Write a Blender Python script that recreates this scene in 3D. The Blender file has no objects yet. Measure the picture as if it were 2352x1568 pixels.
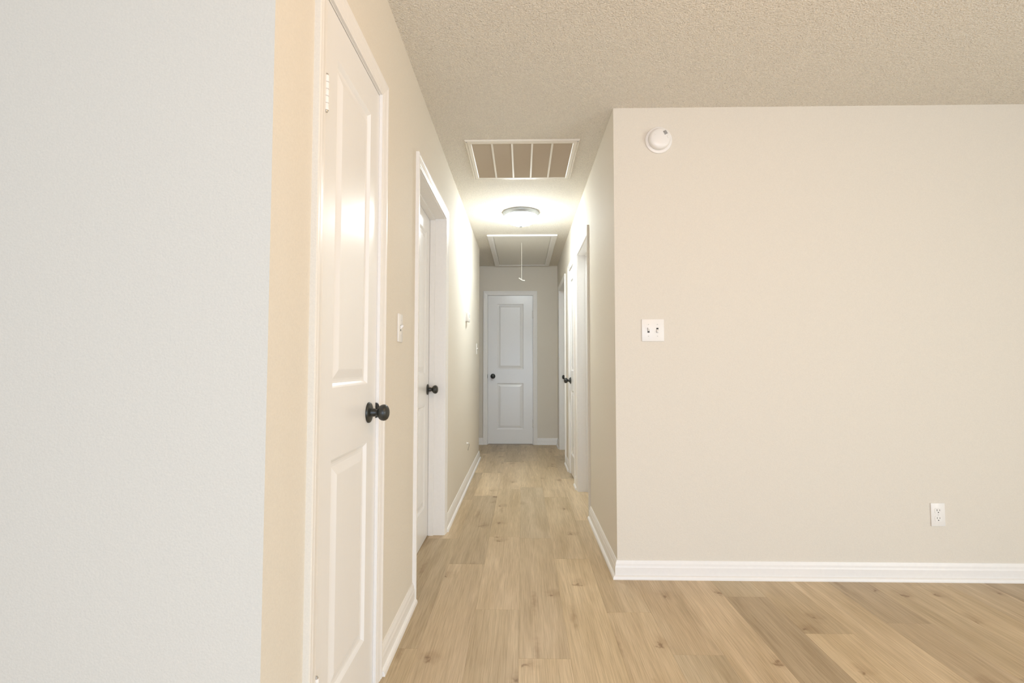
import bpy, bmesh, math, random
from mathutils import Vector, Matrix

random.seed(7)
S = bpy.context.scene
COL = S.collection
# ------------------------------------------------------------------ camera
F_PX, YAW, PITCH, ROLL, CAM_H = 1159.76, 0.0202, 0.0460, 0.0003, 1.0813
fw = Vector((-math.sin(YAW) * math.cos(PITCH), math.cos(YAW) * math.cos(PITCH), math.sin(PITCH)))
rt = Vector((math.cos(YAW), math.sin(YAW), 0))
up = rt.cross(fw)
r2 = rt * math.cos(ROLL) + up * math.sin(ROLL)
u2 = up * math.cos(ROLL) - rt * math.sin(ROLL)
cd = bpy.data.cameras.new('camera')
cd.sensor_width = 36
cd.lens = F_PX / 2352 * 36
cd.clip_start = 0.05
cam = bpy.data.objects.new('camera', cd)
COL.objects.link(cam)
cam.matrix_world = Matrix(((r2.x, u2.x, -fw.x, 0), (r2.y, u2.y, -fw.y, 0), (r2.z, u2.z, -fw.z, CAM_H), (0, 0, 0, 1)))
S.camera = cam

# ------------------------------------------------------------------ light and exposure
S.view_settings.view_transform = 'Standard'
S.view_settings.look = 'None'
S.view_settings.gamma = 1
S.view_settings.use_curve_mapping = False
S.view_settings.exposure = 0.0
S.cycles.max_bounces = 14
S.cycles.diffuse_bounces = 8
w = bpy.data.worlds.new('world')
S.world = w
w.use_nodes = True
w.node_tree.nodes['Background'].inputs[0].default_value = (0.75, 0.86, 1.0, 1)
w.node_tree.nodes['Background'].inputs[1].default_value = 0.6


def area(name, loc, target, sx, sy, power, color):
    l = bpy.data.lights.new(name, 'AREA')
    l.shape = 'RECTANGLE'
    l.size, l.size_y = sx, sy
    l.energy = power
    l.color = color
    o = bpy.data.objects.new(name, l)
    COL.objects.link(o)
    o.location = loc
    o.rotation_euler = (Vector(target) - Vector(loc)).to_track_quat('-Z', 'Y').to_euler()
    return o


# daylight through the patio doors behind the camera; side fill light is added, with no window
area('patio_daylight', (0.45, -3.05, 1.0), (0.45, 2, 0.9), 3.0, 1.8, 124, (0.58, 0.745, 1.0))
area('side_fill', (4.05, -1.0, 0.95), (0, -0.6, 0.9), 2.0, 1.4, 80, (0.86, 0.95, 0.95))
# warm ceiling lamp of the living room
pl = bpy.data.lights.new('living_room_lamp', 'POINT')
pl.energy = 20
pl.color = (1.0, 0.53, 0.17)
pl.shadow_soft_size = 0.16
po = bpy.data.objects.new('living_room_lamp', pl)
COL.objects.link(po)
po.location = (0.85, 0.7, 2.17)

# ------------------------------------------------------------------ materials


def mat(name, color, rough=0.5, spec=0.5, metal=0.0):
    m = bpy.data.materials.new(name)
    m.use_nodes = True
    b = m.node_tree.nodes['Principled BSDF']
    b.inputs['Base Color'].default_value = (*color, 1)
    b.inputs['Roughness'].default_value = rough
    b.inputs['Specular IOR Level'].default_value = spec
    b.inputs['Metallic'].default_value = metal
    return m


class NT:
    def __init__(s, m):
        s.t = m.node_tree
        s.b = s.t.nodes['Principled BSDF']

    def n(s, typ, **kw):
        nd = s.t.nodes.new(typ)
        for k, v in kw.items():
            if k.startswith('i_'):
                nd.inputs[k[2:].replace('_', ' ')].default_value = v
            else:
                setattr(nd, k, v)
        return nd

    def l(s, a, b):
        s.t.links.new(a, b)


def bumpy(name, color, rough, layers, spec=0.3, tone=0.04, tone_scale=60):
    """painted surface with fine relief: layers = (scale, detail, strength, distance)"""
    m = mat(name, color, rough, spec)
    t = NT(m)
    tc = t.n('ShaderNodeTexCoord')
    prev = None
    for sc, det, stg, dist in layers:
        no = t.n('ShaderNodeTexNoise')
        no.inputs['Scale'].default_value = sc
        no.inputs['Detail'].default_value = det
        t.l(tc.outputs['Object'], no.inputs['Vector'])
        bp = t.n('ShaderNodeBump')
        bp.inputs['Strength'].default_value = stg
        bp.inputs['Distance'].default_value = dist
        t.l(no.outputs['Fac'], bp.inputs['Height'])
        if prev:
            t.l(prev.outputs['Normal'], bp.inputs['Normal'])
        prev = bp
    if prev:
        t.l(prev.outputs['Normal'], t.b.inputs['Normal'])
    no = t.n('ShaderNodeTexNoise')
    no.inputs['Scale'].default_value = tone_scale
    no.inputs['Detail'].default_value = 4
    t.l(tc.outputs['Object'], no.inputs['Vector'])
    mr = t.n('ShaderNodeMapRange')
    mr.inputs['From Min'].default_value = 0.3
    mr.inputs['From Max'].default_value = 0.7
    mr.inputs['To Min'].default_value = 1 - tone
    mr.inputs['To Max'].default_value = 1 + tone
    t.l(no.outputs['Fac'], mr.inputs['Value'])
    mx = t.n('ShaderNodeVectorMath', operation='SCALE')
    mx.inputs[0].default_value = color
    t.l(mr.outputs['Result'], mx.inputs['Scale'])
    t.l(mx.outputs['Vector'], t.b.inputs['Base Color'])
    return m


WALL = bumpy('wall_paint', (0.735, 0.686, 0.602), 0.75, [(260, 3, 0.25, 0.002), (60, 2, 0.12, 0.003)], 0.25, 0.025, 220)
CEIL = bumpy('popcorn_ceiling', (0.865, 0.815, 0.725), 0.9, [(150, 4, 1.0, 0.010), (70, 3, 0.5, 0.010)], 0.1, 0.10, 190)
TRIM = bumpy('white_trim_paint', (0.845, 0.825, 0.80), 0.38, [(90, 2, 0.04, 0.001)], 0.5, 0.012, 60)
HATCH = bumpy('hatch_paint', (0.80, 0.78, 0.73), 0.7, [(60, 2, 0.05, 0.001)], 0.3, 0.02, 60)


def door_paint():
    m = mat('door_paint', (0.845, 0.84, 0.835), 0.27, 0.5)
    t = NT(m)
    tc = t.n('ShaderNodeTexCoord')
    mp = t.n('ShaderNodeMapping')
    mp.inputs['Scale'].default_value = (220, 220, 5)   # moulded wood grain runs up the door
    t.l(tc.outputs['Object'], mp.inputs['Vector'])
    no = t.n('ShaderNodeTexNoise')
    no.inputs['Scale'].default_value = 1
    no.inputs['Detail'].default_value = 3
    t.l(mp.outputs['Vector'], no.inputs['Vector'])
    bp = t.n('ShaderNodeBump')
    bp.inputs['Strength'].default_value = 0.10
    bp.inputs['Distance'].default_value = 0.001
    t.l(no.outputs['Fac'], bp.inputs['Height'])
    t.l(bp.outputs['Normal'], t.b.inputs['Normal'])
    return m


DOOR = door_paint()
BRONZE = bumpy('dark_bronze', (0.022, 0.023, 0.019), 0.38, [(150, 2, 0.1, 0.001)], 0.6, 0.15, 80)
PLASTIC = mat('white_plastic', (0.84, 0.82, 0.79), 0.35)
DARK = mat('dark_slot', (0.03, 0.028, 0.025), 0.6)
SCREEN = mat('grey_screen', (0.42, 0.46, 0.42), 0.3)
NICKEL = mat('brushed_nickel', (0.36, 0.37, 0.37), 0.42, 0.5, 0.65)
VENTM = mat('vent_enamel', (0.80, 0.76, 0.68), 0.45)
FILTER = bumpy('dusty_filter', (0.36, 0.27, 0.17), 0.95, [(90, 3, 0.4, 0.004)], 0.1, 0.18, 25)
SCREW = mat('screw_metal', (0.55, 0.53, 0.5), 0.35, 0.5, 0.8)
CORD = mat('white_cord', (0.85, 0.82, 0.74), 0.7)


def glow():
    m = mat('lit_glass', (0.95, 0.95, 0.93), 0.4)
    b = m.node_tree.nodes['Principled BSDF']
    b.inputs['Emission Color'].default_value = (0.89, 0.98, 1.02, 1)
    b.inputs['Emission Strength'].default_value = 97
    return m


GLASS = glow()


def wood():
    m = mat('oak_plank', (0.5, 0.36, 0.2), 0.42, 0.35)
    t = NT(m)
    tc = t.n('ShaderNodeTexCoord')
    oi = t.n('ShaderNodeObjectInfo')
    off = t.n('ShaderNodeVectorMath', operation='SCALE')
    off.inputs[0].default_value = (37.0, 91.0, 13.0)
    t.l(oi.outputs['Random'], off.inputs['Scale'])
    add = t.n('ShaderNodeVectorMath', operation='ADD')
    t.l(tc.outputs['Object'], add.inputs[0])
    t.l(off.outputs['Vector'], add.inputs[1])

    def noise(scale, sx, sy, det, dist=0.0):
        mp = t.n('ShaderNodeMapping')
        mp.inputs['Scale'].default_value = (sx, sy, 1)
        t.l(add.outputs['Vector'], mp.inputs['Vector'])
        no = t.n('ShaderNodeTexNoise')
        no.inputs['Scale'].default_value = scale
        no.inputs['Detail'].default_value = det
        no.inputs['Distortion'].default_value = dist
        t.l(mp.outputs['Vector'], no.inputs['Vector'])
        return no.outputs['Fac']

    def ramp(src, p0, p1, c0, c1):
        r = t.n('ShaderNodeValToRGB')
        r.color_ramp.elements[0].position = p0
        r.color_ramp.elements[1].position = p1
        r.color_ramp.elements[0].color = (*c0, 1)
        r.color_ramp.elements[1].color = (*c1, 1)
        t.l(src, r.inputs['Fac'])
        return r.outputs['Color']

    def mul(a, b, fac=1.0, typ='MULTIPLY'):
        x = t.n('ShaderNodeMix', data_type='RGBA', blend_type=typ)
        x.inputs[0].default_value = fac
        t.l(a, x.inputs[6])
        t.l(b, x.inputs[7])
        return x.outputs[2]

    base = ramp(noise(1.0, 11, 1.3, 4, 0.6), 0.32, 0.68, (0.495, 0.385, 0.24), (0.635, 0.515, 0.352))
    fine = ramp(noise(1.0, 260, 7, 3), 0.34, 0.62, (0.84, 0.825, 0.80), (1.04, 1.04, 1.04))
    mid = ramp(noise(1.0, 55, 2.2, 3, 0.8), 0.36, 0.6, (0.92, 0.91, 0.895), (1.015, 1.015, 1.015))
    # cathedral figure
    mpw = t.n('ShaderNodeMapping')
    mpw.inputs['Scale'].default_value = (1.0, 0.09, 1)
    t.l(add.outputs['Vector'], mpw.inputs['Vector'])
    wv = t.n('ShaderNodeTexWave', wave_type='BANDS', bands_direction='X')
    wv.inputs['Scale'].default_value = 97
    wv.inputs['Distortion'].default_value = 9
    wv.inputs['Detail'].default_value = 2
    wv.inputs['Detail Scale'].default_value = 0.7
    t.l(mpw.outputs['Vector'], wv.inputs['Vector'])
    cath = ramp(wv.outputs['Fac'], 0.0, 0.55, (0.87, 0.85, 0.82), (1.01, 1.01, 1.01))
    c = mul(base, fine)
    c = mul(c, mid)
    c = mul(c, cath, 0.8)
    # knots and dark streaks
    dn = t.n('ShaderNodeTexNoise')
    dn.inputs['Scale'].default_value = 22
    dn.inputs['Detail'].default_value = 4
    t.l(add.outputs['Vector'], dn.inputs['Vector'])

    def knots(c, sx, sy, distort, frac, r0, r1, amount, tint, shift):
        mpk = t.n('ShaderNodeMapping')
        mpk.inputs['Scale'].default_value = (sx, sy, 1)
        mpk.inputs['Location'].default_value = (shift, shift * 0.7, 0)
        t.l(add.outputs['Vector'], mpk.inputs['Vector'])
        ds = t.n('ShaderNodeVectorMath', operation='SCALE')
        ds.inputs['Scale'].default_value = distort
        t.l(dn.outputs['Color'], ds.inputs[0])
        ad = t.n('ShaderNodeVectorMath', operation='ADD')
        t.l(mpk.outputs['Vector'], ad.inputs[0])
        t.l(ds.outputs['Vector'], ad.inputs[1])
        vo = t.n('ShaderNodeTexVoronoi', voronoi_dimensions='2D')
        vo.inputs['Scale'].default_value = 1.0
        t.l(ad.outputs['Vector'], vo.inputs['Vector'])
        sep = t.n('ShaderNodeSeparateColor')
        t.l(vo.outputs['Color'], sep.inputs['Color'])
        pick = t.n('ShaderNodeMath', operation='GREATER_THAN')
        pick.inputs[1].default_value = 1 - frac
        t.l(sep.outputs['Red'], pick.inputs[0])
        inv = t.n('ShaderNodeMapRange', interpolation_type='SMOOTHSTEP')
        inv.inputs['From Min'].default_value = r0
        inv.inputs['From Max'].default_value = r1
        inv.inputs['To Min'].default_value = amount
        inv.inputs['To Max'].default_value = 0.0
        t.l(vo.outputs['Distance'], inv.inputs['Value'])
        km = t.n('ShaderNodeMath', operation='MULTIPLY')
        t.l(pick.outputs[0], km.inputs[0])
        t.l(inv.outputs['Result'], km.inputs[1])
        kx = t.n('ShaderNodeMix', data_type='RGBA', blend_type='MULTIPLY')
        t.l(km.outputs[0], kx.inputs[0])
        t.l(c, kx.inputs[6])
        kx.inputs[7].default_value = (*tint, 1)
        return kx.outputs[2]

    c = knots(c, 4.2, 3.4, 0.30, 0.5, 0.0, 0.24, 0.42, (0.58, 0.48, 0.38), 3.1)    # soft smudge
    c = knots(c, 4.2, 3.4, 0.42, 0.5, 0.0, 0.075, 0.75, (0.42, 0.32, 0.23), 3.1)   # dark core
    c = knots(c, 11.0, 1.5, 0.30, 0.2, 0.0, 0.22, 0.5, (0.50, 0.40, 0.30), 9.4)    # streak along the grain
    c = mul(c, oi.outputs['Color'])
    t.l(c, t.b.inputs['Base Color'])
    bp = t.n('ShaderNodeBump')
    bp.inputs['Strength'].default_value = 0.12
    bp.inputs['Distance'].default_value = 0.0008
    t.l(fine, bp.inputs['Height'])
    t.l(bp.outputs['Normal'], t.b.inputs['Normal'])
    return m


WOOD = wood()
SUB = mat('underlay', (0.25, 0.18, 0.11), 0.9)

# ------------------------------------------------------------------ mesh helpers


class MB:
    def __init__(s):
        s.bm = bmesh.new()

    def quad(s, pts):
        s.bm.faces.new([s.bm.verts.new(p) for p in pts])

    def box(s, lo, hi, bev=0.0):
        lo, hi = Vector(lo), Vector(hi)
        v = [s.bm.verts.new((x, y, z)) for x in (lo.x, hi.x) for y in (lo.y, hi.y) for z in (lo.z, hi.z)]
        fs = [(0, 1, 3, 2), (4, 6, 7, 5), (0, 4, 5, 1), (2, 3, 7, 6), (0, 2, 6, 4), (1, 5, 7, 3)]
        fc = [s.bm.faces.new([v[i] for i in f]) for f in fs]
        if bev:
            bmesh.ops.recalc_face_normals(s.bm, faces=fc)
            es = list({e for f in fc for e in f.edges})
            bmesh.ops.bevel(s.bm, geom=es, offset=bev, segments=2, affect='EDGES', profile=0.5, clamp_overlap=True)
        return s

    def prism(s, prof, p0, p1, A, B, m0=0.0, m1=0.0):
        """profile (a,b) swept from p0 to p1; the ends are mitred by m0*a and m1*a along the run"""
        p0, p1, A, B = Vector(p0), Vector(p1), Vector(A), Vector(B)
        d = (p1 - p0).normalized()
        r0 = [s.bm.verts.new(p0 + A * a + B * b + d * (a * m0)) for a, b in prof]
        r1 = [s.bm.verts.new(p1 + A * a + B * b - d * (a * m1)) for a, b in prof]
        n = len(prof)
        for i in range(n):
            j = (i + 1) % n
            s.bm.faces.new((r0[i], r0[j], r1[j], r1[i]))
        s.bm.faces.new(list(reversed(r0)))
        s.bm.faces.new(r1)
        return s

    def lathe(s, prof, o, axis, seg=28):
        """prof = (radius, distance along axis)"""
        o, ax = Vector(o), Vector(axis).normalized()
        e1 = ax.orthogonal().normalized()
        e2 = ax.cross(e1)
        rings = []
        for r, h in prof:
            if r < 1e-6:
                rings.append([s.bm.verts.new(o + ax * h)])
            else:
                rings.append([s.bm.verts.new(o + ax * h + (e1 * math.cos(2 * math.pi * k / seg) + e2 * math.sin(2 * math.pi * k / seg)) * r) for k in range(seg)])
        for a, b in zip(rings, rings[1:]):
            for k in range(seg):
                k2 = (k + 1) % seg
                if len(a) == 1 and len(b) == 1:
                    continue
                if len(a) == 1:
                    s.bm.faces.new((a[0], b[k2], b[k]))
                elif len(b) == 1:
                    s.bm.faces.new((a[k], a[k2], b[0]))
                else:
                    s.bm.faces.new((a[k], a[k2], b[k2], b[k]))
        for r in (rings[0], rings[-1]):
            if len(r) > 2:
                s.bm.faces.new(r)
        return s

    def tube(s, pts, r, seg=8):
        pts = [Vector(p) for p in pts]
        rings = []
        for i, p in enumerate(pts):
            d = (pts[min(i + 1, len(pts) - 1)] - pts[max(i - 1, 0)]).normalized()
            e1 = d.orthogonal().normalized()
            e2 = d.cross(e1)
            rings.append([s.bm.verts.new(p + (e1 * math.cos(2 * math.pi * k / seg) + e2 * math.sin(2 * math.pi * k / seg)) * r) for k in range(seg)])
        for a, b in zip(rings, rings[1:]):
            for k in range(seg):
                s.bm.faces.new((a[k], a[(k + 1) % seg], b[(k + 1) % seg], b[k]))
        s.bm.faces.new(list(reversed(rings[0])))
        s.bm.faces.new(rings[-1])
        return s

    def obj(s, name, m, parent=None, smooth=False, origin=None):
        bmesh.ops.recalc_face_normals(s.bm, faces=s.bm.faces)
        me = bpy.data.meshes.new(name)
        if origin is not None:
            bmesh.ops.translate(s.bm, verts=s.bm.verts, vec=-Vector(origin))
        s.bm.to_mesh(me)
        s.bm.free()
        me.materials.append(m)
        if smooth:
            for p in me.polygons:
                p.use_smooth = True
            try:
                me.set_sharp_from_angle(angle=math.radians(40))
            except Exception:
                pass
        o = bpy.data.objects.new(name, me)
        COL.objects.link(o)
        if origin is not None:
            o.location = origin
        if parent is not None:
            o.parent = parent
            o.location = Vector(origin) - parent.location if origin is not None else -parent.location
        return o


def tag(o, label, cat, group=None, kind=None):
    o['label'] = label
    o['category'] = cat
    if group:
        o['group'] = group
    if kind:
        o['kind'] = kind
    return o


def empty(name, loc, label, cat, group=None, kind=None):
    o = bpy.data.objects.new(name, None)
    o.empty_display_size = 0.1
    COL.objects.link(o)
    o.location = loc
    return tag(o, label, cat, group, kind)


# ------------------------------------------------------------------ plan of the place
XL, XR = -0.502, 0.483          # hall walls
YW = 0.986                      # white wall at the left, facing the living room
YF, YB = 2.629, 6.90            # living room wall beside the hall, end wall
YE = 5.88                       # far end of the left hall wall
H = 2.44
T = 0.135                       # wall thickness
HEAD = 2.032                    # door openings
RO = 0.018                      # jamb board thickness


def wall_run(name, openings, a0, a1, axis, face, back, label):
    """wall slab along axis ('x' or 'y') between a0 and a1, between coordinates face and back; openings = (a, b)"""
    mb = MB()
    lo, hi = min(face, back), max(face, back)

    def bx(s0, s1, z0, z1):
        if axis == 'y':
            mb.box((lo, s0, z0), (hi, s1, z1))
        else:
            mb.box((s0, lo, z0), (s1, hi, z1))
    cur = a0
    for a, b in sorted(openings):
        bx(cur, a - RO, 0, H)
        bx(a - RO, b + RO, HEAD + RO, H)
        cur = b + RO
    bx(cur, a1, 0, H)
    return tag(mb.obj(name, WALL), label, 'wall', kind='structure')


D1 = (1.236, 1.734)
D2 = (2.400, 3.250)
DA = (3.675, 4.368)
DB = (4.660, 5.112)
DC = (5.635, 6.500)
DF = (-0.472, 0.146)

wall_run('wall_left', [D1, D2], YW + T, YE, 'y', XL, XL - T, 'long greige left wall of the hallway holding two white doors')
wall_run('wall_right', [DA, DB, DC], YF + T, YB, 'y', XR, XR + T, 'greige right wall of the hallway holding three white doors')
wall_run('wall_far', [DF], -1.9, XR, 'x', YB, YB + T, 'greige end wall of the hallway around the far door')
wall_run('wall_front_right', [], XR, 4.2, 'x', YF, YF + T, 'wide greige living room wall with smoke alarm and double switch')
wall_run('wall_front_left', [], -3.2, XL, 'x', YW, YW + T, 'pale daylit wall at the near left, blank to its corner')
wall_run('wall_alcove', [], -1.9, XL - T, 'x', YE, YE - T, 'greige return wall behind the far end of the left hall wall')
wall_run('wall_alcove_end', [], YE, YB, 'y', -1.9, -1.9 - T, 'greige wall closing the side passage at the hall end')
wall_run('wall_living_right', [], -3.2, YF, 'y', 4.2, 4.2 + T, 'greige wall on the right of the living room, outside the frame')
wall_run('wall_living_left', [], -3.2, YW, 'y', -3.2, -3.2 - T, 'greige wall on the left of the living room, outside the frame')
wall_run('wall_back', [], -3.2 - T, 4.2 + T, 'x', -3.2, -3.2 - T, 'greige wall behind the camera')
tag(MB().box((-3.4, -3.4, H), (4.4, 7.1, H + 0.1)).obj('ceiling', CEIL), 'textured popcorn ceiling over living room and hallway', 'ceiling', kind='structure')

# ------------------------------------------------------------------ floor of planks
floor = tag(MB().box((-3.4, -3.4, -0.06), (4.4, 7.1, -0.0095)).obj('floor', SUB), 'light oak plank floor running down the hallway', 'floor', kind='structure')
PW, PX0, PLEN = 0.192, -0.014, 1.22
# end joints and plank tones read for the columns in view: column -> [(y of joint, tone of the plank beyond it), ...]
LT, MD, DK, GY = (1.10, 1.09, 1.07), (1.0, 0.99, 0.98), (0.88, 0.87, 0.86), (0.97, 0.985, 1.0)
JOINTS = {
    -3: [(0.75, MD), (1.97, DK), (3.19, MD), (4.1, DK), (5.11, LT), (6.2, MD)],
    -2: [(0.35, LT), (1.57, MD), (2.79, DK), (4.22, LT), (5.11, MD), (6.33, DK)],
    -1: [(1.06, MD), (2.284, LT), (3.23, MD), (4.45, LT), (5.67, DK)],
    0: [(0.694, LT), (1.914, MD), (3.207, GY), (4.517, LT), (5.74, MD)],
    1: [(0.43, MD), (1.65, LT), (2.876, MD), (4.19, LT), (5.41, MD)],
    2: [(1.05, LT), (2.27, MD), (3.575, LT), (4.86, DK), (6.08, MD)],
    3: [(0.73, GY), (1.95, MD)],
    4: [(0.2, LT), (1.42, LT), (2.64, MD)],
    5: [(1.21, DK), (2.43, GY)],
    6: [(0.9, LT), (2.11, MD)],
    7: [(0.3, MD), (1.55, LT)],
    8: [(1.0, MD), (2.2, DK)],
    9: [(0.6, DK), (1.83, MD)],
    10: [(0.1, LT), (1.35, LT), (2.57, MD)],
    11: [(0.85, LT), (2.07, MD)],
    12: [(0.45, MD), (1.67, DK)],
}
plank_mesh = {}


def plank(col, y0, y1, tone):
    L = round(y1 - y0, 3)
    if L < 0.02:
        return
    if L not in plank_mesh:
        g, hw, hl, b = 0.0001, PW / 2, L / 2, 0.0005
        mb = MB()
        r = []
        for (dx, dz) in ((0, -0.009), (0, -b * 0.8), (b, 0)):
            r.append([mb.bm.verts.new((sx * (hw - g - dx), sy * (hl - g - dx), dz)) for sx, sy in ((-1, -1), (1, -1), (1, 1), (-1, 1))])
        for a, c in zip(r, r[1:]):
            for k in range(4):
                mb.bm.faces.new((a[k], a[(k + 1) % 4], c[(k + 1) % 4], c[k]))
        mb.bm.faces.new(r[-1])
        mb.bm.faces.new(list(reversed(r[0])))
        bmesh.ops.recalc_face_normals(mb.bm, faces=mb.bm.faces)
        me = bpy.data.meshes.new('plank')
        mb.bm.to_mesh(me)
        mb.bm.free()
        me.materials.append(WOOD)
        plank_mesh[L] = me
    o = bpy.data.objects.new('plank', plank_mesh[L])
    COL.objects.link(o)
    o.parent = floor
    o.location = (PX0 + PW * (col + 0.5), (y0 + y1) / 2, 0)
    j = 1 + random.uniform(-0.03, 0.03)
    h = random.uniform(-0.02, 0.02)
    o.color = (tone[0] * j, tone[1] * j, tone[2] * j * (1 + h), 1)


def column(col, ymin, ymax):
    if col in JOINTS:
        js = list(JOINTS[col])
        while js[0][0] > ymin:
            js.insert(0, (js[0][0] - PLEN, random.choice((LT, MD, DK, MD))))
        while js[-1][0] + PLEN < ymax:
            js.append((js[-1][0] + PLEN, random.choice((LT, MD, DK))))
    else:
        y = ymin - random.uniform(0, PLEN)
        js = []
        while y < ymax:
            js.append((y, random.choice((LT, MD, DK, GY))))
            y += PLEN
    for (y, tone), nxt in zip(js, js[1:] + [(1e9, None)]):
        a, b = max(y, ymin), min(nxt[0], ymax, y + 1.45)
        plank(col, a, b, tone)


for c in range(-16, 22):
    x0 = PX0 + PW * c
    if -4 <= c <= 3:
        column(c, -1.2, YB + 0.05)
    elif c > 3:
        column(c, -1.2, YF + 0.05)
    else:
        column(c, -1.2, YW + 0.05)
        if x0 > -1.95:
            column(c, YE - 0.05, YB + 0.05)

# ------------------------------------------------------------------ baseboards
BASE = [(0, 0), (0.013, 0), (0.013, 0.056), (0.0105, 0.064), (0.0095, 0.074), (0.006, 0.083), (0.004, 0.089), (0, 0.089)]
SHOE = [(0, 0), (0.0125, 0), (0.0125, 0.006), (0.0105, 0.013), (0.006, 0.0175), (0, 0.019)]


def baseboard(name, p0, p1, normal, label, m0=0, m1=0):
    n = Vector(normal)
    p0, p1 = Vector(p0), Vector(p1)
    b = MB().prism(BASE, p0, p1, n, (0, 0, 1), m0, m1).obj(name, TRIM)
    tag(b, label, 'baseboard', kind='structure')
    d = (p1 - p0).normalized()
    q0 = p0 + n * 0.013 + d * (0.013 * m0)
    q1 = p1 + n * 0.013 - d * (0.013 * m1)
    MB().prism(SHOE, q0, q1, n, (0, 0, 1), m0, m1).obj('shoe_molding', TRIM, b)
    return b


CW = 0.056    # casing width
baseboard('baseboard_front_right', (XR, YF, 0), (4.2, YF, 0), (0, -1, 0), 'long white baseboard along the living room wall under the outlet', -1, 0)
baseboard('baseboard_right', (XR, YF, 0), (XR, DA[0] - CW - 0.004, 0), (-1, 0, 0), 'white baseboard on the right hall wall at the living room corner', -1, 0)
baseboard('baseboard_right', (XR, DA[1] + CW + 0.004, 0), (XR, DB[0] - CW - 0.004, 0), (-1, 0, 0), 'short white baseboard between nearest right hall door and knobbed closet door')
baseboard('baseboard_right', (XR, DB[1] + CW + 0.004, 0), (XR, DC[0] - CW - 0.004, 0), (-1, 0, 0), 'white baseboard between right closet door and last right door')
baseboard('baseboard_right', (XR, DC[1] + CW + 0.004, 0), (XR, YB, 0), (-1, 0, 0), 'white baseboard stub beyond the last right door by end wall')
baseboard('baseboard_left', (XL, YW, 0), (XL, D1[0] - CW - 0.004, 0), (1, 0, 0), 'white baseboard on the narrow strip before the nearest left door', -1, 0)
baseboard('baseboard_left', (XL, D1[1] + CW + 0.004, 0), (XL, D2[0] - CW - 0.004, 0), (1, 0, 0), 'white baseboard between the two left hall doors under the switch')
baseboard('baseboard_left', (XL, D2[1] + CW + 0.004, 0), (XL, YE, 0), (1, 0, 0), 'long white baseboard beyond the second left door under the thermostat', 0, -1)
baseboard('baseboard_front_left', (-3.2, YW, 0), (XL, YW, 0), (0, -1, 0), 'white baseboard at the foot of the pale near left wall', 0, -1)
baseboard('baseboard_far', (-1.9, YB, 0), (DF[0] - CW - 0.004, YB, 0), (0, -1, 0), 'white baseboard on the end wall left of the far door')
baseboard('baseboard_far', (DF[1] + CW + 0.004, YB, 0), (XR, YB, 0), (0, -1, 0), 'white baseboard on the end wall right of the far door')
baseboard('baseboard_alcove', (-1.9, YE, 0), (XL, YE, 0), (0, 1, 0), 'white baseboard on the return wall of the side passage', 0, -1)

# ------------------------------------------------------------------ doors
CASE = [(0, 0), (0, 0.008), (0.004, 0.0095), (0.010, 0.0095), (0.014, 0.011), (0.030, 0.0135), (0.036, 0.0150), (0.040, 0.0140), (0.044, 0.0160), (CW - 0.003, 0.0165), (CW, 0.014), (CW, 0)]


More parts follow.
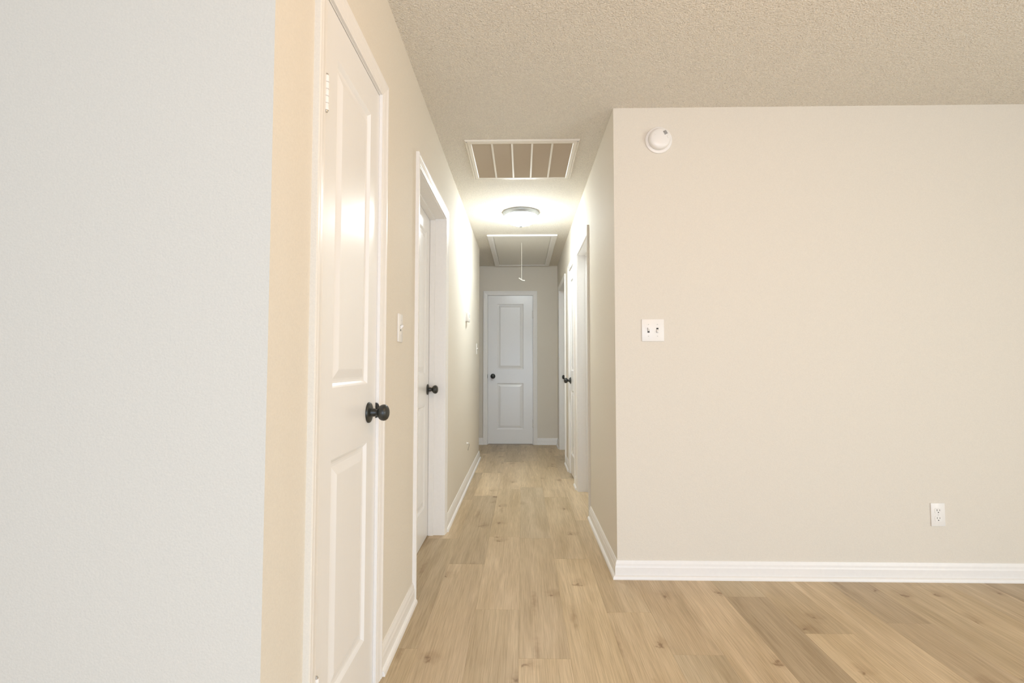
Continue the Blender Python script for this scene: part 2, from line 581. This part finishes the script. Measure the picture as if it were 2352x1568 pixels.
def door(name, O, U, N, wd, recess, knob_u, hinge_side, label, hinges=True, panel_margin=0.097, wall_color_edge=False):
    """O = foot of the opening at the hall face of the wall, U = along the wall, N = towards the hall"""
    O, U, N, Z = Vector(O), Vector(U), Vector(N), Vector((0, 0, 1))
    root = empty(name, O + U * wd / 2, label, 'door', kind='structure')

    def P(u, n, z):
        return O + U * u + N * n + Z * z

    # jamb lining and stops
    for u0, u1 in ((-RO, 0), (wd, wd + RO)):
        mb = MB()
        mb.prism([(0, 0), (u1 - u0, 0), (u1 - u0, T), (0, T)], P(u0, 0, 0), P(u0, 0, HEAD), U, -N)
        mb.obj('jamb', TRIM, root)
    MB().prism([(0, 0), (RO, 0), (RO, T), (0, T)], P(-RO, 0, HEAD), P(wd + RO, 0, HEAD), Z, -N).obj('jamb', TRIM, root)
    gap = 0.003
    LEAF = 0.035
    if recess > 0.03:
        s0, s1 = recess - 0.034, recess - 0.001
    else:
        s0, s1 = recess + LEAF + 0.001, recess + LEAF + 0.034
    st = 0.011
    MB().prism([(0, s0), (st, s0), (st, s1), (0, s1)], P(0, 0, 0), P(0, 0, HEAD), U, -N).obj('door_stop', TRIM, root)
    MB().prism([(0, s0), (st, s0), (st, s1), (0, s1)], P(wd, 0, 0), P(wd, 0, HEAD), -U, -N).obj('door_stop', TRIM, root)
    MB().prism([(0, s0), (st, s0), (st, s1), (0, s1)], P(st, 0, HEAD), P(wd - st, 0, HEAD), -Z, -N).obj('door_stop', TRIM, root)
    # casing: two legs and a mitred head
    rv = 0.004
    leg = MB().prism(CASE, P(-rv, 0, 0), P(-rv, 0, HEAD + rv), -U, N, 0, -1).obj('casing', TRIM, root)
    if wall_color_edge:     # outer edge of the near casing leg takes the wall colour
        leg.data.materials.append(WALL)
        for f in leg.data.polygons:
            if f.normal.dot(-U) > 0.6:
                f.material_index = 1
    MB().prism(CASE, P(wd + rv, 0, 0), P(wd + rv, 0, HEAD + rv), U, N, 0, -1).obj('casing', TRIM, root)
    MB().prism(CASE, P(-rv, 0, HEAD + rv), P(wd + rv, 0, HEAD + rv), Z, N, -1, -1).obj('casing', TRIM, root)

    # leaf with two moulded panels
    z0, z1 = (0.012 if recess < 0.03 else 0.005), HEAD - gap
    a0, a1 = gap, wd - gap
    fn = -recess - 0.0005
    mb = MB()
    bm = mb.bm
    pm = panel_margin
    zs = [(0.205, 0.830), (1.020, 1.915)]

    def q(u, n, z):
        return bm.verts.new(P(u, n, z))

    def rect(u0, u1, v0, v1, n):
        return [q(u0, n, v0), q(u1, n, v0), q(u1, n, v1), q(u0, n, v1)]

    def bridge(a, b):
        for k in range(4):
            bm.faces.new((a[k], a[(k + 1) % 4], b[(k + 1) % 4], b[k]))
    p0, p1 = a0 + pm, a1 - pm
    us = [a0, p0, p1, a1]
    vs = [z0, zs[0][0], zs[0][1], zs[1][0], zs[1][1], z1]
    grid = [[q(u, fn, v) for u in us] for v in vs]
    holes = []
    for i in range(5):
        for j in range(3):
            cell = [grid[i][j], grid[i][j + 1], grid[i + 1][j + 1], grid[i + 1][j]]
            if j == 1 and i in (1, 3):
                holes.append((cell, zs[0] if i == 1 else zs[1]))
            else:
                bm.faces.new(cell)
    for cell, (v0, v1) in holes:
        prev = cell
        for ins, dep in ((0.005, 0.0035), (0.011, 0.0085), (0.017, 0.0092), (0.023, 0.0085), (0.046, 0.0020), (0.049, 0.0014)):
            r = rect(p0 + ins, p1 - ins, v0 + ins, v1 - ins, fn - dep)
            bridge(prev, r)
            prev = r
        bm.faces.new(prev)
    back = rect(a0, a1, z0, z1, fn - LEAF)
    bm.faces.new(back)
    fr = [grid[0][0], grid[0][3], grid[5][3], grid[5][0]]
    for ring in ([grid[0][j] for j in range(4)] + [back[1], back[0]],
                 [grid[5][j] for j in range(4)] + [back[2], back[3]],
                 [grid[i][0] for i in range(6)] + [back[3], back[0]],
                 [grid[i][3] for i in range(6)] + [back[2], back[1]]):
        bm.faces.new(ring)
    leaf = mb.obj('door_leaf', DOOR, root)

    # knob: rose, neck and ball
    kz = 0.925
    ko = P(knob_u, fn, kz)
    knob = MB().lathe([(0, 0.0), (0.0135, 0.0), (0.0135, 0.020), (0.0115, 0.0235), (0.0105, 0.028), (0.0115, 0.031), (0.017, 0.034), (0.0225, 0.0385),
                       (0.0258, 0.0445), (0.0268, 0.051), (0.0255, 0.0575), (0.021, 0.063), (0.013, 0.0668), (0, 0.068)], ko, N, 32).obj('door_knob', BRONZE, root, True)
    rose = MB().lathe([(0, 0), (0.0335, 0), (0.034, 0.003), (0.032, 0.0065), (0.026, 0.009), (0.016, 0.0105), (0, 0.0105)], ko, N, 36).obj('rosette', BRONZE, root, True)
    # strike plate lip on the jamb edge beside the latch
    far_edge = knob_u > wd / 2
    su = wd if far_edge else 0.0
    sd = U if far_edge else -U
    mb = MB()
    prof = [(-0.003, -0.027)] + [(0.013 * math.cos(t), 0.026 * math.sin(t)) for t in [(-0.5 + k / 10) * math.pi for k in range(11)]] + [(-0.003, 0.027)]
    if recess < 0.03:
        mb.prism(prof, P(su, 0, kz), P(su, 0, kz) + sd * 0.0018, N, Z)
        mb.obj('strike_plate', BRONZE, root)
    if hinges:
        hu = 0.0015 if hinge_side == 0 else wd - 0.0015
        for hz in (1.768, 0.285):
            mb = MB()
            for k in range(5):
                za = hz - 0.0455 + k * 0.0182
                mb.lathe([(0.0001, 0.0), (0.0062, 0.0004), (0.0068, 0.0012), (0.0068, 0.0166), (0.0062, 0.0174), (0.0001, 0.0178)], P(hu, 0.0075, za), Z, 14)
            h = mb.obj('hinge', TRIM, root, True)
            mb = MB().lathe([(0, -0.004), (0.004, -0.003), (0.0045, 0), (0.0045, 0.093), (0.004, 0.096), (0, 0.097)], P(hu, 0.0075, hz - 0.0465), Z, 12)
            pin = mb.obj('hinge_pin', SCREW, root, True)
            pin.parent = h
            pin.location = (0, 0, 0)
            MB().prism([(-0.014, 0), (0.014, 0), (0.014, 0.0012), (-0.014, 0.0012)], P(hu, -0.001, hz - 0.045), P(hu, -0.001, hz + 0.045), U, N).obj('hinge_leaf', TRIM, root)
    rose.parent = knob
    rose.location = (0, 0, 0)
    return root


X, Y = (1, 0, 0), (0, 1, 0)
NX, NY = (-1, 0, 0), (0, -1, 0)
door('door_1', (XL, D1[0], 0), Y, X, D1[1] - D1[0], 0.001, 1.652 - D1[0], 0, 'narrow white two-panel closet door nearest on the left, large black knob', panel_margin=0.094, wall_color_edge=True)
door('door_2', (XL, D2[0], 0), Y, X, D2[1] - D2[0], 0.098, 3.195 - D2[0], 0, 'white door set deep in its frame, second on the left', hinges=False, panel_margin=0.115)
door('door_3', (DF[0], YB, 0), X, NY, DF[1] - DF[0], 0.001, 0.072, 1, 'white two-panel door with black knob closing the far end of hallway', panel_margin=0.125)
door('door_4', (XR, DA[0], 0), Y, NX, DA[1] - DA[0], 0.098, 0.06, 1, 'nearest door on the right of the hallway, set deep in white frame', hinges=False, panel_margin=0.115, wall_color_edge=True)
door('door_5', (XR, DB[0], 0), Y, NX, DB[1] - DB[0], 0.001, DB[1] - DB[0] - 0.062, 0, 'narrow white closet door with black knob, middle of the right hall wall', panel_margin=0.09)
door('door_6', (XR, DC[0], 0), Y, NX, DC[1] - DC[0], 0.090, DC[1] - DC[0] - 0.07, 0, 'last white door on the right, recessed, beside the end wall', hinges=False, panel_margin=0.115)

# ------------------------------------------------------------------ return air vent
vx0, vx1, vy0, vy1 = -0.350, 0.350, 2.990, 3.630
vent = empty('return_air_vent', ((vx0 + vx1) / 2, (vy0 + vy1) / 2, H), 'rectangular white return air grille with dusty brown filter in the hallway ceiling', 'vent')


def frame4(x0, x1, y0, y1, w_, prof, name, m, parent):
    """four mitred boards round a ceiling rectangle; profile (a inward, b downward)"""
    D = Vector((0, 0, -1))
    for p, e, A in (((x0, y0), (x1, y0), (0, 1, 0)), ((x1, y0), (x1, y1), (-1, 0, 0)), ((x1, y1), (x0, y1), (0, -1, 0)), ((x0, y1), (x0, y0), (1, 0, 0))):
        MB().prism(prof, (*p, H), (*e, H), A, D, 1, 1).obj(name, m, parent)


frame4(vx0, vx1, vy0, vy1, 0.03, [(0, 0), (0, 0.004), (0.004, 0.009), (0.010, 0.010), (0.012, 0.0055), (0.015, 0.0055), (0.017, 0.010), (0.036, 0.011), (0.040, 0.008), (0.040, 0)], 'frame_rail', VENTM, vent)
ix0, ix1, iy0, iy1 = vx0 + 0.040, vx1 - 0.040, vy0 + 0.040, vy1 - 0.040
MB().box((ix0, iy0, H - 0.0012), (ix1, iy1, H - 0.0002)).obj('filter', FILTER, vent)
for k in range(1, 5):
    xx = ix0 + (ix1 - ix0) * k / 5
    MB().box((xx - 0.006, iy0, H - 0.0105), (xx + 0.006, iy1, H - 0.002), 0.001).obj('divider_bar', VENTM, vent)
mb = MB()
ns = 42
for k in range(ns):
    yy = iy0 + (iy1 - iy0) * (k + 0.5) / ns
    # angled louvre blades
    mb.prism([(-0.0042, 0.0022), (-0.0034, 0.0018), (0.0042, 0.0078), (0.0034, 0.0084)], (ix0, yy, H), (ix1, yy, H), (0, 1, 0), (0, 0, -1))
lv = mb.obj('louvers', mat('louver_enamel', (0.55, 0.47, 0.36), 0.55), vent)
lv['kind'] = 'stuff'
lv['label'] = 'fine dusty louvres'
for sx in (vx0 + 0.012, vx1 - 0.012):
    MB().lathe([(0, 0.009), (0.005, 0.009), (0.005, 0.011), (0.003, 0.013), (0, 0.0132)], (sx, vy0 + 0.012, H), (0, 0, -1), 12).obj('screw', SCREW, vent, True)

# ------------------------------------------------------------------ hallway ceiling light
LX, LY = -0.010, 4.455
lamp = empty('ceiling_light', (LX, LY, H), 'lit round frosted bowl light with grey metal pan on the hallway ceiling', 'lamp')
DN = (0, 0, -1)
MB().lathe([(0, 0), (0.158, 0), (0.163, 0.003), (0.164, 0.010), (0.160, 0.020), (0.152, 0.030), (0.147, 0.036), (0.140, 0.036), (0.138, 0.030), (0, 0.028)], (LX, LY, H), DN, 56).obj('metal_pan', NICKEL, lamp, True)
pr = [(0.1395, 0.031), (0.140, 0.040), (0.137, 0.052)]
for k in range(1, 10):
    a = k / 9 * math.pi / 2
    pr.append((0.137 * math.cos(a) if k < 9 else 0, 0.052 + 0.066 * math.sin(a)))
MB().lathe(pr, (LX, LY, H), DN, 48).obj('glass_bowl', GLASS, lamp, True)
MB().lathe([(0, 0.115), (0.013, 0.1155), (0.0165, 0.119), (0.015, 0.126), (0.009, 0.132), (0, 0.134)], (LX, LY, H), DN, 18).obj('finial', NICKEL, lamp, True)
for a in (0.12, math.pi - 0.12, -math.pi / 2):
    c, s_ = math.cos(a), math.sin(a)
    MB().tube([(LX + c * r, LY - s_ * r, H - z) for r, z in ((0.151, 0.028), (0.152, 0.042), (0.149, 0.058), (0.141, 0.068))], 0.0045, 8).obj('clip', NICKEL, lamp, True)

# ------------------------------------------------------------------ attic hatch
hx0, hx1, hy0, hy1 = -0.368, 0.368, 5.222, 6.850
hatch = empty('attic_hatch', (0, (hy0 + hy1) / 2, H), 'rectangular white attic hatch with pull cord in the far hallway ceiling', 'hatch')
frame4(hx0, hx1, hy0, hy1, 0.06, [(0, 0), (0, 0.014), (0.004, 0.0165), (0.044, 0.0165), (0.050, 0.013), (0.062, 0.011), (0.062, 0)], 'trim_board', TRIM, hatch)
MB().box((hx0 + 0.066, hy0 + 0.066, H - 0.007), (hx1 - 0.066, hy1 - 0.066, H - 0.0003)).obj('hatch_panel', HATCH, hatch)
cy = 5.55
MB().tube([(-0.006, cy, H - 0.005), (-0.0055, cy, H - 0.2), (-0.006, cy, 2.020)], 0.0021, 8).obj('pull_cord', CORD, hatch)
MB().tube([(-0.036, cy - 0.004, 2.040), (-0.022, cy - 0.002, 2.031), (-0.006, cy, 2.019), (0.010, cy, 2.012), (0.030, cy, 2.010)], 0.0052, 10).obj('pull_handle', CORD, hatch, True)

# ------------------------------------------------------------------ wall fittings


class Local:
    """box helper on a wall: origin c, right r, outward n"""
    def __init__(s, c, r, n):
        s.c, s.r, s.n, s.z = Vector(c), Vector(r), Vector(n), Vector((0, 0, 1))

    def p(s, a, b, d):
        return s.c + s.r * a + s.z * b + s.n * d

    def box(s, mb, a0, a1, b0, b1, d0, d1, bev=0.0):
        v = [mb.bm.verts.new(s.p(a, b, d)) for a in (a0, a1) for b in (b0, b1) for d in (d0, d1)]
        fc = [mb.bm.faces.new([v[i] for i in f]) for f in ((0, 1, 3, 2), (4, 6, 7, 5), (0, 4, 5, 1), (2, 3, 7, 6), (0, 2, 6, 4), (1, 5, 7, 3))]
        if bev:
            bmesh.ops.recalc_face_normals(mb.bm, faces=fc)
            es = list({e for f in fc for e in f.edges})
            bmesh.ops.bevel(mb.bm, geom=es, offset=bev, segments=2, affect='EDGES', profile=0.5, clamp_overlap=True)
        return mb


def screw(L, a, b, d, parent):
    o = MB().lathe([(0, 0), (0.0033, 0), (0.0033, 0.0006), (0.0022, 0.0012), (0, 0.0013)], L.p(a, b, d), L.n, 12).obj('screw', PLASTIC, parent, True)
    mb = L.box(MB(), a - 0.0028, a + 0.0028, b - 0.0004, b + 0.0004, d + 0.0009, d + 0.00145)
    s_ = mb.obj('screw_slot', DARK, parent)
    s_.parent = o
    s_.location = (0, 0, 0)


def switch(name, c, r, n, ups, label):
    """toggle switch plate; ups = one bool per toggle, left to right"""
    root = empty(name, c, label, 'light switch')
    L = Local(c, r, n)
    w2 = 0.035 if len(ups) == 1 else 0.0575
    L.box(MB(), -w2, w2, -0.0575, 0.0575, 0, 0.0058, 0.0022).obj('wall_plate', PLASTIC, root, True)
    for k, upw in enumerate(ups):
        a = 0.0 if len(ups) == 1 else (-0.023 + 0.046 * k)
        L.box(MB(), a - 0.0055, a + 0.0055, -0.0125, 0.0125, 0.005, 0.0061).obj('toggle_slot', DARK, root)
        t = 0.0065 if upw else -0.0065
        mb = MB()
        v0 = [mb.bm.verts.new(L.p(a + da, t * 0.35 + db, 0.0058)) for da, db in ((-0.0047, -0.0075), (0.0047, -0.0075), (0.0047, 0.0075), (-0.0047, 0.0075))]
        v1 = [mb.bm.verts.new(L.p(a + da, t * 1.35 + db, 0.0165)) for da, db in ((-0.0036, -0.0035), (0.0036, -0.0035), (0.0036, 0.0035), (-0.0036, 0.0035))]
        for i in range(4):
            mb.bm.faces.new((v0[i], v0[(i + 1) % 4], v1[(i + 1) % 4], v1[i]))
        mb.bm.faces.new(v1)
        mb.bm.faces.new(list(reversed(v0)))
        mb.obj('toggle', PLASTIC, root)
        screw(L, a, 0.030, 0.0057, root)
        screw(L, a, -0.030, 0.0057, root)
    return root


switch('light_switch', (0.677, YF, 1.260), X, NY, (True, False), 'white double toggle switch plate on the living room wall below the smoke alarm')
switch('light_switch', (XL, 2.050, 1.231), (0, 1, 0), X, (True,), 'white single switch on the left wall between the two left doors')
switch('light_switch', (XL, 5.530, 1.255), (0, 1, 0), X, (True,), 'small white single switch near the far end of left hall wall')

# duplex outlet
c = (2.0945, YF, 0.3275)
out = empty('wall_outlet', c, 'white duplex power outlet low on the living room wall', 'outlet')
L = Local(c, X, NY)
L.box(MB(), -0.035, 0.035, -0.0575, 0.0575, 0, 0.0058, 0.0022).obj('wall_plate', PLASTIC, out, True)
for b in (0.0195, -0.0195):
    prof = []
    for k in range(24):
        t = 2 * math.pi * k / 24
        prof.append((max(-0.0168, min(0.0168, 0.0195 * math.cos(t))), max(-0.0142, min(0.0142, 0.0195 * math.sin(t)))))
    mb = MB().prism([(a, b + bb) for a, bb in prof], L.p(0, 0, 0.004), L.p(0, 0, 0.0072), L.r, L.z)
    soc = mb.obj('socket', PLASTIC, out)
    for a, hgt in ((-0.0064, 0.0085), (0.0064, 0.0072)):
        s_ = L.box(MB(), a - 0.0012, a + 0.0012, b + 0.0035 - hgt / 2, b + 0.0035 + hgt / 2, 0.0066, 0.00735).obj('blade_slot', DARK, soc)
        s_.location = (0, 0, 0) if False else s_.location
    MB().lathe([(0, 0), (0.0027, 0), (0.0027, 0.0008), (0, 0.0008)], L.p(0, b - 0.0078, 0.0066), L.n, 12).obj('ground_hole', DARK, soc)
screw(L, 0, 0, 0.0057, out)
for o in out.children:
    for ch in o.children:
        ch.location = (0, 0, 0)
        if o.name.startswith('socket'):
            ch.matrix_parent_inverse = Matrix.Identity(4)

# smoke alarm: flat wide base plate and domed body, on the wall
sc_ = (0.720, YF, 2.263)
al = empty('smoke_alarm', sc_, 'round white smoke alarm high on the living room wall', 'smoke alarm')
MB().lathe([(0, 0), (0.070, 0), (0.071, 0.003), (0.069, 0.007), (0.062, 0.009), (0, 0.009)], sc_, NY, 48).obj('mounting_plate', PLASTIC, al, True)
MB().lathe([(0, 0.009), (0.053, 0.009), (0.0535, 0.011), (0.056, 0.012), (0.0565, 0.020), (0.0555, 0.027), (0.052, 0.033), (0.045, 0.037), (0.030, 0.0405), (0.012, 0.042), (0, 0.042)], sc_, NY, 48).obj('alarm_body', PLASTIC, al, True)
L = Local(sc_, X, NY)


def body_depth(a, b):
    r = math.hypot(a, b)
    pts = [(0, 0.042), (0.012, 0.042), (0.030, 0.0405), (0.045, 0.037), (0.052, 0.033), (0.0555, 0.027)]
    for (r0, d0), (r1, d1) in zip(pts, pts[1:]):
        if r0 <= r <= r1:
            return d0 + (d1 - d0) * (r - r0) / (r1 - r0)
    return 0.027


for k in range(7):
    off = (k - 3) * 0.0031
    hl = math.sqrt(max(0.0001, 0.0105 ** 2 - off ** 2))
    # slots slant down to the right
    ca, cb = 0.0255 + off * 0.45, 0.0265 - off * 0.9
    d = body_depth(ca, cb)
    dx, dz = 0.9 * hl, 0.45 * hl
    e0, e1 = L.p(ca - dx * 0.9, cb - dz, body_depth(ca - dx * 0.9, cb - dz) + 0.0002), L.p(ca + dx * 0.9, cb + dz, body_depth(ca + dx * 0.9, cb + dz) + 0.0002)
    MB().tube([e0, L.p(ca, cb, d + 0.0004), e1], 0.00085, 6).obj('sounder_slot', DARK, al)
MB().lathe([(0, 0), (0.0075, 0), (0.008, 0.0015), (0.007, 0.003), (0, 0.0035)], L.p(0.0415, 0.004, 0.0362), (L.n + L.r * 0.5), 20).obj('test_button', PLASTIC, al, True)
for a, b in ((-0.030, 0.019), (-0.026, 0.015), (-0.031, 0.012)):
    MB().lathe([(0, 0), (0.0011, 0), (0, 0.0006)], L.p(a, b, body_depth(a, b) - 0.0001), L.n, 8).obj('indicator', SCREW, al)

# thermostat on the left hall wall
tc_ = (XL, 4.508, 1.507)
th = empty('thermostat', tc_, 'small white thermostat on the left hall wall', 'thermostat')
L = Local(tc_, (0, 1, 0), X)
L.box(MB(), -0.058, 0.058, -0.040, 0.042, 0, 0.007, 0.002).obj('back_plate', PLASTIC, th, True)
L.box(MB(), -0.054, 0.054, -0.042, 0.040, 0.007, 0.030, 0.005).obj('housing', PLASTIC, th, True)
L.box(MB(), -0.034, 0.030, -0.006, 0.026, 0.0295, 0.0306, 0.0004).obj('screen', SCREEN, th)
for k, a in enumerate((-0.030, -0.010, 0.010, 0.030)):
    L.box(MB(), a - 0.007, a + 0.007, -0.026, -0.018, 0.0295, 0.0318, 0.0008).obj('button', PLASTIC, th, True)

# little white cable plug poking out of the left hall wall
pc = (XL, 4.592, 0.373)
pg = empty('cable_plug', pc, 'tiny white cable end poking from the left hall wall above the baseboard', 'cable')
MB().lathe([(0, 0), (0.012, 0), (0.012, 0.002), (0.008, 0.004), (0.0055, 0.006), (0.0055, 0.016), (0.004, 0.018), (0, 0.018)], pc, X, 16).obj('bushing', PLASTIC, pg, True)
MB().tube([(XL + 0.014, 4.592, 0.373), (XL + 0.022, 4.594, 0.368), (XL + 0.022, 4.598, 0.350), (XL + 0.014, 4.602, 0.325), (XL + 0.010, 4.604, 0.308)], 0.0028, 8).obj('cable_tail', SCREW, pg, True)
